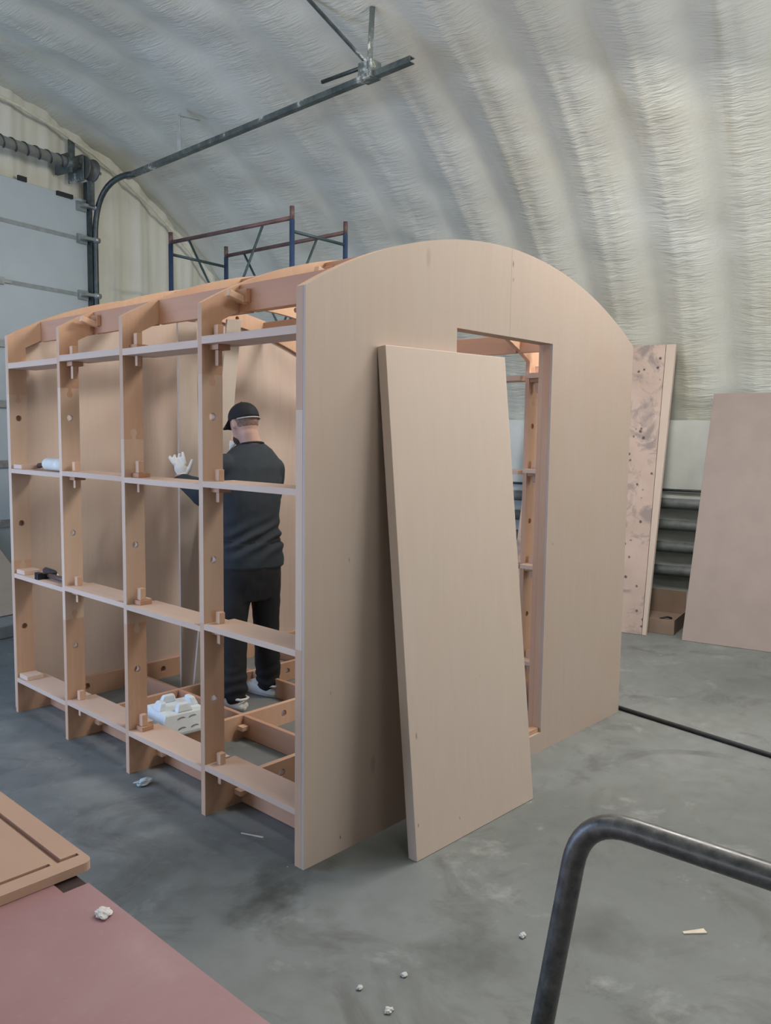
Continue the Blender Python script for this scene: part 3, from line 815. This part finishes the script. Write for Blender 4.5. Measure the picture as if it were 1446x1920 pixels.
mb = MB(); mb.box((TX-.0495, -.7515, TZ-.030), (TX-.001, -.7035, TZ-.004)); mb.box((TX-.055, -.76, TZ-.036), (TX-.0005, -.695, TZ-.0305)); obj('notch_shade_plate', mb, plain('notch_shade', (.03, .014, .014), .6), tb)  # dark plate in the table notch, stands in for the shade of the hole
for x in (TX-.12, -2.65):
    for y in (-1.6, .42):
        mb = MB(); mb.box((x-.03, y-.03, 0), (x+.03, y+.03, TZ-.0305)); obj('leg', mb, DARKSTEEL, tb, .003)
mb = MB(); mb.box((-2.62, -1.58, TZ-.10), (TX-.15, -1.55, TZ-.0305)); mb.box((-2.62, .39, TZ-.10), (TX-.15, .42, TZ-.0305)); obj('apron', mb, DARKSTEEL, tb)

def routed_panel():
    x1, y0, zt = -1.186, -.712, TZ+.019
    x0, y1 = -2.05, .62; r = .02
    out = [(x0, y0)] + [(x1-r+r*math.sin(a), y0+r-r*math.cos(a)) for a in [PI/2*k/6 for k in range(7)]] + [(x1, y1), (x0, y1)]
    gx, gy, w = -1.243, -.674, .010
    # grooves are real slots: an upper sheet with the slots cut out lies on a lower one
    slot1 = [(gx, gy), (gx+.046, gy), (gx+.046, gy+w), (gx+w*1.2, gy+w), (gx+w*1.2, .50), (gx, .50)]
    slot2 = [(-1.95, gy), (gx-.012, gy), (gx-.012, gy+w), (-1.95, gy+w)]
    MDF = plain('orange_fibreboard', (.40, .255, .185), .7, 0, .06, 4); MDFE = plain('fibreboard_groove', (.26, .145, .095), .8)
    a = plate_mesh(out, [slot1, slot2], TZ+.010, zt, 'xy'); b = plate_mesh(out, [], TZ+.0008, TZ+.010, 'xy')
    bm = bmesh.new(); bm.from_mesh(a); bm.from_mesh(b); me = bpy.data.meshes.new('routed_panel'); bm.to_mesh(me); bm.free()
    o = link('routed_panel', me, [MDF, MDFE])
    tag(o, 'orange-brown fibreboard panel with routed grooves lying on the red table', 'panel')
routed_panel()

# ------------------------------------------------------------------ bent pipe handle in front
def handle_mat():
    m, nt, b = new_mat('worn_black_pipe')
    n = noise_tex(nt, mapped(nt, (1,1,1)), 40, 5, .7)
    nt.links.new(ramp(nt, n, [(.35, (.075, .075, .077)), (.60, (.135, .133, .132)), (.75, (.21, .205, .20))]), b.inputs['Base Color'])
    nt.links.new(ramp(nt, n, [(.4, (.32,)*3), (.7, (.5,)*3)]), b.inputs['Roughness'])
    b.inputs['Metallic'].default_value = .55
    return m
def bent_pipe():
    A = Vector((-.800, -1.360, .004)); B = Vector((-.806, -1.572, 1.022)); C = Vector((-.770, -2.30, 1.022)); E = Vector((-.764, -2.16, .004))
    A = Vector((-.905, -1.46, .004))
    def corner(p, q, r_, rad=.085, n=9):
        u = (p-q).normalized(); v = (r_-q).normalized(); a = q+u*rad; c = q+v*rad
        return [(1-t)**2*a + 2*t*(1-t)*q + t*t*c for t in [k/n for k in range(n+1)]]
    pts = [A, A.lerp(B, .5)] + corner(A, B, C) + [B.lerp(C, .4), B.lerp(C, .7)] + corner(B, C, E) + [C.lerp(E, .5), E]
    mb = MB(); mb.tube(pts, .0185, 20)
    tag(obj('bent_pipe', mb, handle_mat()), 'bent black steel pipe rail standing in the right foreground', 'pipe')
bent_pipe()

# ------------------------------------------------------------------ scraps on the floor and table
def lump(name, c, r, mat, label, cat, flat=.5, seed=0, group=None):
    bm = bmesh.new(); bmesh.ops.create_icosphere(bm, subdivisions=3, radius=1)
    for v in bm.verts:
        d = 1 + .55*noise.noise(v.co*1.7 + Vector((seed*3.1, 0, 0))) + .25*noise.noise(v.co*4 + Vector((seed, 5, 0)))
        v.co = Vector((v.co.x*d*r[0], v.co.y*d*r[1], v.co.z*d*r[2]))
    mn = min(v.co.z for v in bm.verts)
    for v in bm.verts: v.co += Vector((c[0], c[1], c[2]-mn+.0005))
    me = bpy.data.meshes.new(name); bm.to_mesh(me); bm.free()
    tag(link(name, me, mat), label, cat, group)
PAPER = plain('crumpled_paper', (.62, .60, .58), .8); PAPER2 = plain('blue_grey_paper', (.48, .55, .58), .8)
CHIP = plain('pale_chip', (.50, .51, .49), .8)
lump('paper_scrap', (-.02, 1.08, 0), (.045, .022, .012), PAPER2, 'crumpled bluish paper scrap on the floor beside the open cabin side', 'paper', seed=1)
lump('paper_scrap', (-1.252, -.872, TZ), (.014, .017, .005), PAPER, 'crumpled white paper scrap on the red table', 'paper', seed=2)
for (x, y, r, lb, sd) in ((-.187, -.667, .011, 'pale foam crumb on bare concrete below the foot of the door leaf', 3), (-.322, -.613, .010, 'flat pale crumb between the red table and the door leaf foot', 4),
                  (-.333, -.739, .013, 'pale crumb on the floor at the bottom edge of the picture, right of red table', 5), (.224, -.816, .012, 'white crumb on the floor just left of the bent pipe', 6)):
    lump('foam_crumb', (x, y, 0), (r, r*.8, r*.45), CHIP, lb, 'crumb', seed=sd, group='pale crumbs on the floor')
def sliver(a, b, w, mat, label):
    a = Vector(a); b = Vector(b); s_ = (b-a).cross(Vector((0,0,1))).normalized()*w
    mb = MB(); top = Vector((0,0,.004))
    vs = [a-s_*.3, a+s_*.6, b+s_, b-s_]
    mb.add(vs + [v+top for v in vs], [(3,2,1,0), (4,5,6,7), (0,1,5,4), (1,2,6,5), (2,3,7,6), (3,0,4,7)])
    tag(obj('wood_sliver', mb, mat), label, 'sliver')
PALEWOOD = plain('pale_wood', (.60, .52, .42), .7)
sliver((.608, -1.185, .0005), (.668, -1.235, .0005), .012, PALEWOOD, 'pale wood sliver on the floor inside the bent pipe')
sliver((.012, .392, .0005), (.052, .300, .0005), .0025, PALEWOOD, 'thin pale splinter on the floor by the near corner of the cabin')
sliver((1.080, -.815, .0005), (1.130, -.845, .0005), .009, PALEWOOD, 'small pale chip on the floor just above the bent pipe bar')

#PERSON
# ------------------------------------------------------------------ the worker
def remeshed(mb, vox, smooth=4, disp=None):
    me = mb.mesh('tmp'); o = bpy.data.objects.new('tmp', me); COL.objects.link(o)
    r = o.modifiers.new('r', 'REMESH'); r.mode = 'VOXEL'; r.voxel_size = vox; r.use_smooth_shade = True
    s_ = o.modifiers.new('s', 'SMOOTH'); s_.iterations = smooth; s_.factor = .5
    out = baked(o); bpy.data.objects.remove(o); bpy.data.meshes.remove(me)
    if disp:
        ns = [v.normal.copy() for v in out.vertices]
        for v, n in zip(out.vertices, ns): v.co += n*disp(v.co)
    for p in out.polygons: p.use_smooth = True
    return out

def worker():
    O = Vector((1.030, 1.630, 0)); fa = math.radians(78)
    F = Vector((math.cos(fa), math.sin(fa), 0)); R_ = Vector((math.sin(fa), -math.cos(fa), 0))
    P = lambda r, f, z: O + R_*r + F*f + Vector((0, 0, z))
    L = lambda w: ((Vector(w)-O).dot(R_), (Vector(w)-O).dot(F), w[2])
    t = thing('person', 'person in dark T-shirt, black trousers, black cap and white gloves, standing inside the cabin', 'person', (O.x, O.y, 0))
    def ring(c, a, b, n=24, pw=1.0):
        out = []
        for k in range(n):
            x, y = math.cos(2*PI*k/n), math.sin(2*PI*k/n)
            out.append(P(c[0] + a*math.copysign(abs(x)**pw, x), c[1] + b*math.copysign(abs(y)**pw, y), c[2]))
        return out
    def torso(mb, g):
        prof = [(.80, .165, .115, 0, 0), (.88, .178, .125, 0, 0), (.98, .170, .118, 0, 0), (1.10, .164, .112, -.005, .0), (1.22, .176, .118, -.01, .0), (1.34, .190, .120, -.012, .005),
                (1.42, .182, .108, -.005, .01), (1.475, .158, .090, .004, .015), (1.52, .118, .072, .012, .02), (1.555, .064, .060, .018, .025)]
        mb.rings([ring((dx, df, z), a+g, b+g, pw=.85) for z, a, b, dx, df in prof])
    Lsh = (-.185, .0, 1.43); Rsh = (.160, .0, 1.405)
    Lel = L((.792, 1.76, 1.270)); Lwr = L((.752, 1.925, 1.340))
    Rel = (.195, .12, 1.20); Rwr = (.045, .235, 1.40)
    Lhip, Lkn, Lan = (-.088, 0, .86), (-.118, .02, .47), L((.915, 1.645, .09))
    Rhip, Rkn, Ran = (.092, .0, .86), (.128, .06, .47), L((1.215, 1.705, .09))
    def limb(mb, pts, rad, n=16):
        pp = [P(*p) for p in pts]; full = []; rr = []
        for i in range(len(pp)-1):
            for k in range(6):
                u = k/6; full.append(pp[i].lerp(pp[i+1], u)); rr.append(rad[i]*(1-u)+rad[i+1]*u)
        full.append(pp[-1]); rr.append(rad[-1])
        mb.tube(full, rr, n)
        for p, r in zip(pp, rad): mb.ellipsoid(p, (r, r, r), None, 14, 8)
    SKIN = plain('skin', (.50, .31, .25), .5, 0, .05, 8)
    b = MB(); torso(b, -.018)
    limb(b, [Lsh, Lel, Lwr], [.048, .038, .027]); limb(b, [Rsh, Rel, Rwr], [.048, .038, .027])
    limb(b, [Lhip, Lkn, Lan], [.075, .052, .036]); limb(b, [Rhip, Rkn, Ran], [.075, .052, .036])
    # head, turned a little to the left and bowed
    hc = P(-.018, .055, 1.676)
    ha = math.radians(90); HF = Vector((math.cos(ha), math.sin(ha), 0)); HR = Vector((math.sin(ha), -math.cos(ha), 0))
    bow = math.radians(-12)
    Mh = Matrix((HR, HF, Vector((0,0,1)))).transposed().to_4x4() @ Matrix.Rotation(bow, 4, 'X')
    hp = lambda x, y, z: hc + (Mh @ Vector((x, y, z)))
    b.ellipsoid(hc, (.074, .094, .098), Mh, 20, 14)
    b.ellipsoid(hp(0, .030, -.060), (.054, .058, .062), Mh, 16, 10)             # jaw
    b.ellipsoid(hp(0, .090, -.025), (.013, .020, .024), Mh, 10, 8)              # nose
    b.ellipsoid(hp(0, .082, -.068), (.022, .010, .010), Mh, 10, 8)              # lips
    for s_ in (-1, 1):
        b.ellipsoid(hp(s_*.028, .080, .010), (.014, .010, .009), Mh, 10, 8)     # eyes
        b.ellipsoid(hp(s_*.077, .002, -.010), (.009, .019, .032), Mh @ Matrix.Rotation(s_*.25, 4, 'Z'), 12, 10)   # ears
    b.tube([P(.018, .012, 1.47), P(.014, .02, 1.54), hp(0, -.022, -.06), hp(0, -.012, -.01)], [.068, .060, .058, .060], 18)
    for wr, el in ((Lwr, Lel), (Rwr, Rel)):
        w = P(*wr); d = (w-P(*el)).normalized(); b.ellipsoid(w + d*.015, (.03, .03, .03))
    body = link('body', remeshed(b, .0085, 3), SKIN, t)
    # trousers
    def folds(z0, amp):
        def f(co):
            w = max(0, 1-(co.z-z0)/.16) if co.z > z0-.1 else 1
            return amp*w*math.sin(co.z*80 + 5*noise.noise(co*8)) + .005*noise.noise(co*7) + .003*noise.noise(co*19)
        return f
    m = MB()
    prof = [(.64, .120, .100), (.72, .158, .118), (.80, .174, .130), (.88, .182, .134), (.95, .178, .128), (1.00, .174, .124)]
    m.rings([ring((0, 0, z), a, bb, pw=.85) for z, a, bb in prof])
    limb(m, [(-.085, 0, .80), (-.112, .012, .50), (Lan[0], Lan[1]-.005, .10)], [.094, .082, .074])
    limb(m, [(.090, 0, .80), (.124, .055, .50), (Ran[0], Ran[1]-.005, .10)], [.094, .082, .074])
    me = remeshed(m, .0095, 3, folds(.13, .0042))
    link('trousers', me, plain('black_denim', (.006, .006, .008), .8, 0, .2, 30), t)
    # T-shirt with long loose sleeves pushed to the wrist
    m = MB(); torso(m, .008)
    m.rings([ring((0, 0, z), a, bb, pw=.85) for z, a, bb in ((.835, .196, .142), (.90, .196, .142), (.98, .186, .134))])
    limb(m, [(-.165, 0, 1.425), Lel, (Lwr[0]*.85+Lel[0]*.15, Lwr[1]*.85+Lel[1]*.15, Lwr[2]*.85+Lel[2]*.15)], [.075, .080, .048])
    limb(m, [(.140, 0, 1.405), Rel, (Rwr[0]*.8+Rel[0]*.2, Rwr[1]*.8+Rel[1]*.2, Rwr[2]*.8+Rel[2]*.2)], [.072, .060, .042])
    def sf(co):
        l = co - O; r = l.dot(R_); z = co.z
        w = max(0, 1-abs(z-1.0)/.17)
        return .011*w*math.sin((z - .55*r)*62 + 4.5*noise.noise(co*5)) + .006*noise.noise(co*5.5) + .0025*noise.noise(co*15)
    me = remeshed(m, .0085, 3, sf)
    link('t_shirt', me, plain('dark_shirt', (.021, .028, .035), .85, 0, .12, 25), t)
    nk = MB(); nk.tube([P(.016+.066*math.cos(a)*1.02, .022+.064*math.sin(a), 1.552 - .012*math.sin(a)) for a in [2*PI*k/28 for k in range(29)]], .006, 8)
    link('collar', nk.mesh('collar'), plain('shirt_collar', (.015, .018, .022), .9), t)
    # cap
    cp = MB(); rg = []
    for k in range(9):
        th = math.radians(4 + 86*k/8); rg.append([hp(.083*math.sin(th)*math.cos(2*PI*i/28), .103*math.sin(th)*math.sin(2*PI*i/28)-.002, .030+.088*math.cos(th)) for i in range(28)])
    rg.append([hp(.084*math.cos(2*PI*i/28), .104*math.sin(2*PI*i/28)-.002, .016) for i in range(28)])
    cp.rings(rg); CAPM = plain('black_cap', (.008, .008, .011), .8, 0, .2, 30)
    cap = link('cap', cp.mesh('cap'), CAPM, t)
    br = MB(); vs = []; n = 14
    for j in range(4):
        for i in range(n+1):
            a = PI*(.14+.72*i/n); rr = 1+.20*j
            vs.append(hp(.084*math.cos(a)*(1+.05*j), .102*math.sin(a)*rr, .024 - .010*j - .012*abs(math.cos(a))*j/3))
    top = len(vs); vs += [v - Vector((0,0,.004)) for v in vs]
    fs = [(j*(n+1)+i, j*(n+1)+i+1, (j+1)*(n+1)+i+1, (j+1)*(n+1)+i) for j in range(3) for i in range(n)]
    br.add(vs, fs + [tuple(top+q for q in f[::-1]) for f in fs], 0, True)
    link('brim', br.mesh('brim'), CAPM, cap)
    bt = MB(); bt.ellipsoid(hp(0, 0, .118), (.008, .008, .005), Mh, 10, 6); link('button', bt.mesh('button'), CAPM, cap)
    sr = MB(); sr.tube([hp(.0845*math.cos(a), .1045*math.sin(a)-.002, .011) for a in [PI*(1.12) + PI*.80*i/24 for i in range(25)]], .0045, 6)
    link('cap_strap', sr.mesh('cap_strap'), plain('grey_strap', (.38, .35, .34), .7), cap)
    # cropped hair below the cap and a short beard
    hr = MB(); rg = []
    for z, k in ((.030, 1.0), (.005, 1.01), (-.025, .985), (-.045, .93)):
        kk = math.sqrt(max(.05, 1-(z/.098)**2))*k
        rg.append([hp(.0765*kk*math.cos(a), .0965*kk*math.sin(a), z) for a in [PI*(.93) + PI*1.14*i/24 for i in range(25)]])
    hr.add([v for q in rg for v in q], [(j*25+i, j*25+i+1, (j+1)*25+i+1, (j+1)*25+i) for j in range(3) for i in range(24)], 0, True)
    link('hair', hr.mesh('hair'), plain('cropped_hair', (.20, .125, .10), .8, 0, .3, 60), t)
    bd = MB(); bd.ellipsoid(hp(0, .046, -.088), (.050, .048, .042), Mh, 16, 10); link('beard', bd.mesh('beard'), plain('beard', (.05, .03, .025), .85, 0, .3, 60), t)
    # gloves
    GL = plain('white_glove', (.66, .64, .60), .85, 0, .06, 40)
    CR = Vector((.679, -.734, 0)); CU = Vector((0, 0, 1)); CA = Vector((.734, .679, 0))
    def glove(c, X, Y, Z, spread, name):
        """X across the palm towards the thumb, Y along the fingers, Z out of the back of the hand"""
        q = lambda x, y, z: c + X*x + Y*y + Z*z
        Mx = Matrix((X, Y, Z)).transposed().to_4x4()
        g = MB(); g.ellipsoid(q(0, 0, 0), (.040, .044, .021), Mx, 16, 10); g.tube([q(0, -.062, 0), q(0, -.03, 0)], [.034, .035], 14)
        for k, (x0, ln, fx, cv) in enumerate(((.030, .066, -.12, .35), (.010, .056, -.30, .9), (-.012, .048, -.55, 1.1), (-.031, .040, -.9, 1.1))):
            p0 = q(x0, .030, 0); p1 = q(x0+fx*spread*ln*.5, .035+ln*.5, -cv*.010); p2 = q(x0+fx*spread*ln*.85, .035+ln*.80, -cv*.032); p3 = q(x0+fx*spread*ln, .035+ln*.95, -cv*.058)
            g.tube([p0, p1, p2, p3], [.0115, .0105, .0098, .0085], 10); g.ellipsoid(p3, (.0088,)*3, None, 10, 6); g.ellipsoid(p1, (.0108,)*3, None, 10, 6)
        g.tube([q(.030, -.020, 0), q(.050, .008, -.004), q(.064, .036, -.008), q(.072, .054, -.012)], [.015, .0135, .0115, .0095], 10); g.ellipsoid(q(.072, .054, -.012), (.0097,)*3, None, 10, 6)
        return link(name, remeshed(g, .0042, 2), GL, t)
    lw = P(*Lwr); hcn = Vector((.770, 1.955, 1.398))
    glove(hcn, CR, (CU*.97 - CR*.20 + CA*.10).normalized(), -CA, 1.0, 'glove')
    rw = P(*Rwr); rd = (P(*Rwr)-P(*Rel)).normalized()
    Y = (rd + CU*.5).normalized(); X = CU.cross(Y).normalized(); Z = X.cross(Y)
    glove(rw + Y*.075, -X, Y, Z, .3, 'glove')
    ws = MB(); d = (hcn - lw).normalized(); a1 = d.orthogonal().normalized(); a2 = d.cross(a1); cc = lw.lerp(hcn, .05)
    ws.tube([cc + (a1*math.cos(a)+a2*math.sin(a))*.038 for a in [2*PI*k/24 for k in range(25)]], .0065, 8)
    link('wristband', ws.mesh('wristband'), plain('dark_band', (.04, .03, .03), .6), t)
    # clogs
    CL = plain('white_clog', (.58, .57, .53), .55, 0, .05, 20)
    for an, dirx in ((Lan, math.radians(98)), (Ran, math.radians(97))):
        a = P(*an); a.z = 0
        f = Vector((math.cos(dirx), math.sin(dirx), 0)); s_ = Vector((f.y, -f.x, 0))
        q = lambda u, v, z: a + f*u + s_*v + Vector((0, 0, z))
        mb = MB(); rg = []
        for u, w, h in ((-.088, .024, .030), (-.080, .036, .052), (-.05, .043, .056), (0, .045, .052), (.045, .048, .085), (.09, .053, .094), (.14, .056, .076), (.18, .048, .056), (.202, .028, .036)):
            rg.append([q(u, w*math.copysign(abs(math.cos(k_))**.75, math.cos(k_)), .022 + (h-.022)*max(0, math.sin(k_))**.8 if math.sin(k_) > 0 else .022*(1+math.sin(k_)*.55)) for k_ in [2*PI*k/20 for k in range(20)]])
        mb.rings(rg); cl = link('clog', mb.mesh('clog'), CL, t)
        so = MB(); rg = []
        for z, g in ((.001, -.003), (.004, 0.), (.022, .002), (.026, -.001)):
            ol = []
            for k in range(32):
                k_ = 2*PI*k/32; u = .057 + (.147+g)*math.cos(k_); w = (.047 + .009*math.cos(k_-.3) + g)*math.copysign(abs(math.sin(k_))**.75, math.sin(k_))
                ol.append(q(u, w, z))
            rg.append(ol)
        so.rings(rg); link('sole', so.mesh('sole'), CL, cl)
        st = MB(); st.tube([q(.035, -.047, .066), q(-.03, -.047, .074), q(-.083, -.03, .073), q(-.092, 0, .073), q(-.083, .03, .073), q(-.03, .047, .074), q(.035, .047, .066)], .008, 8)
        link('strap', st.mesh('strap'), CL, cl)
        rv = MB(); rv.ellipsoid(q(.03, -.052, .070), (.007,)*3, None, 8, 6); rv.ellipsoid(q(.03, .052, .070), (.007,)*3, None, 8, 6); link('rivet', rv.mesh('rivet'), BLACK, cl)
        sk = MB(); sk.tube([q(-.005, 0, .03), q(-.005, 0, .14)], .040, 14); link('sock', sk.mesh('sock'), BLACK, t)
worker()
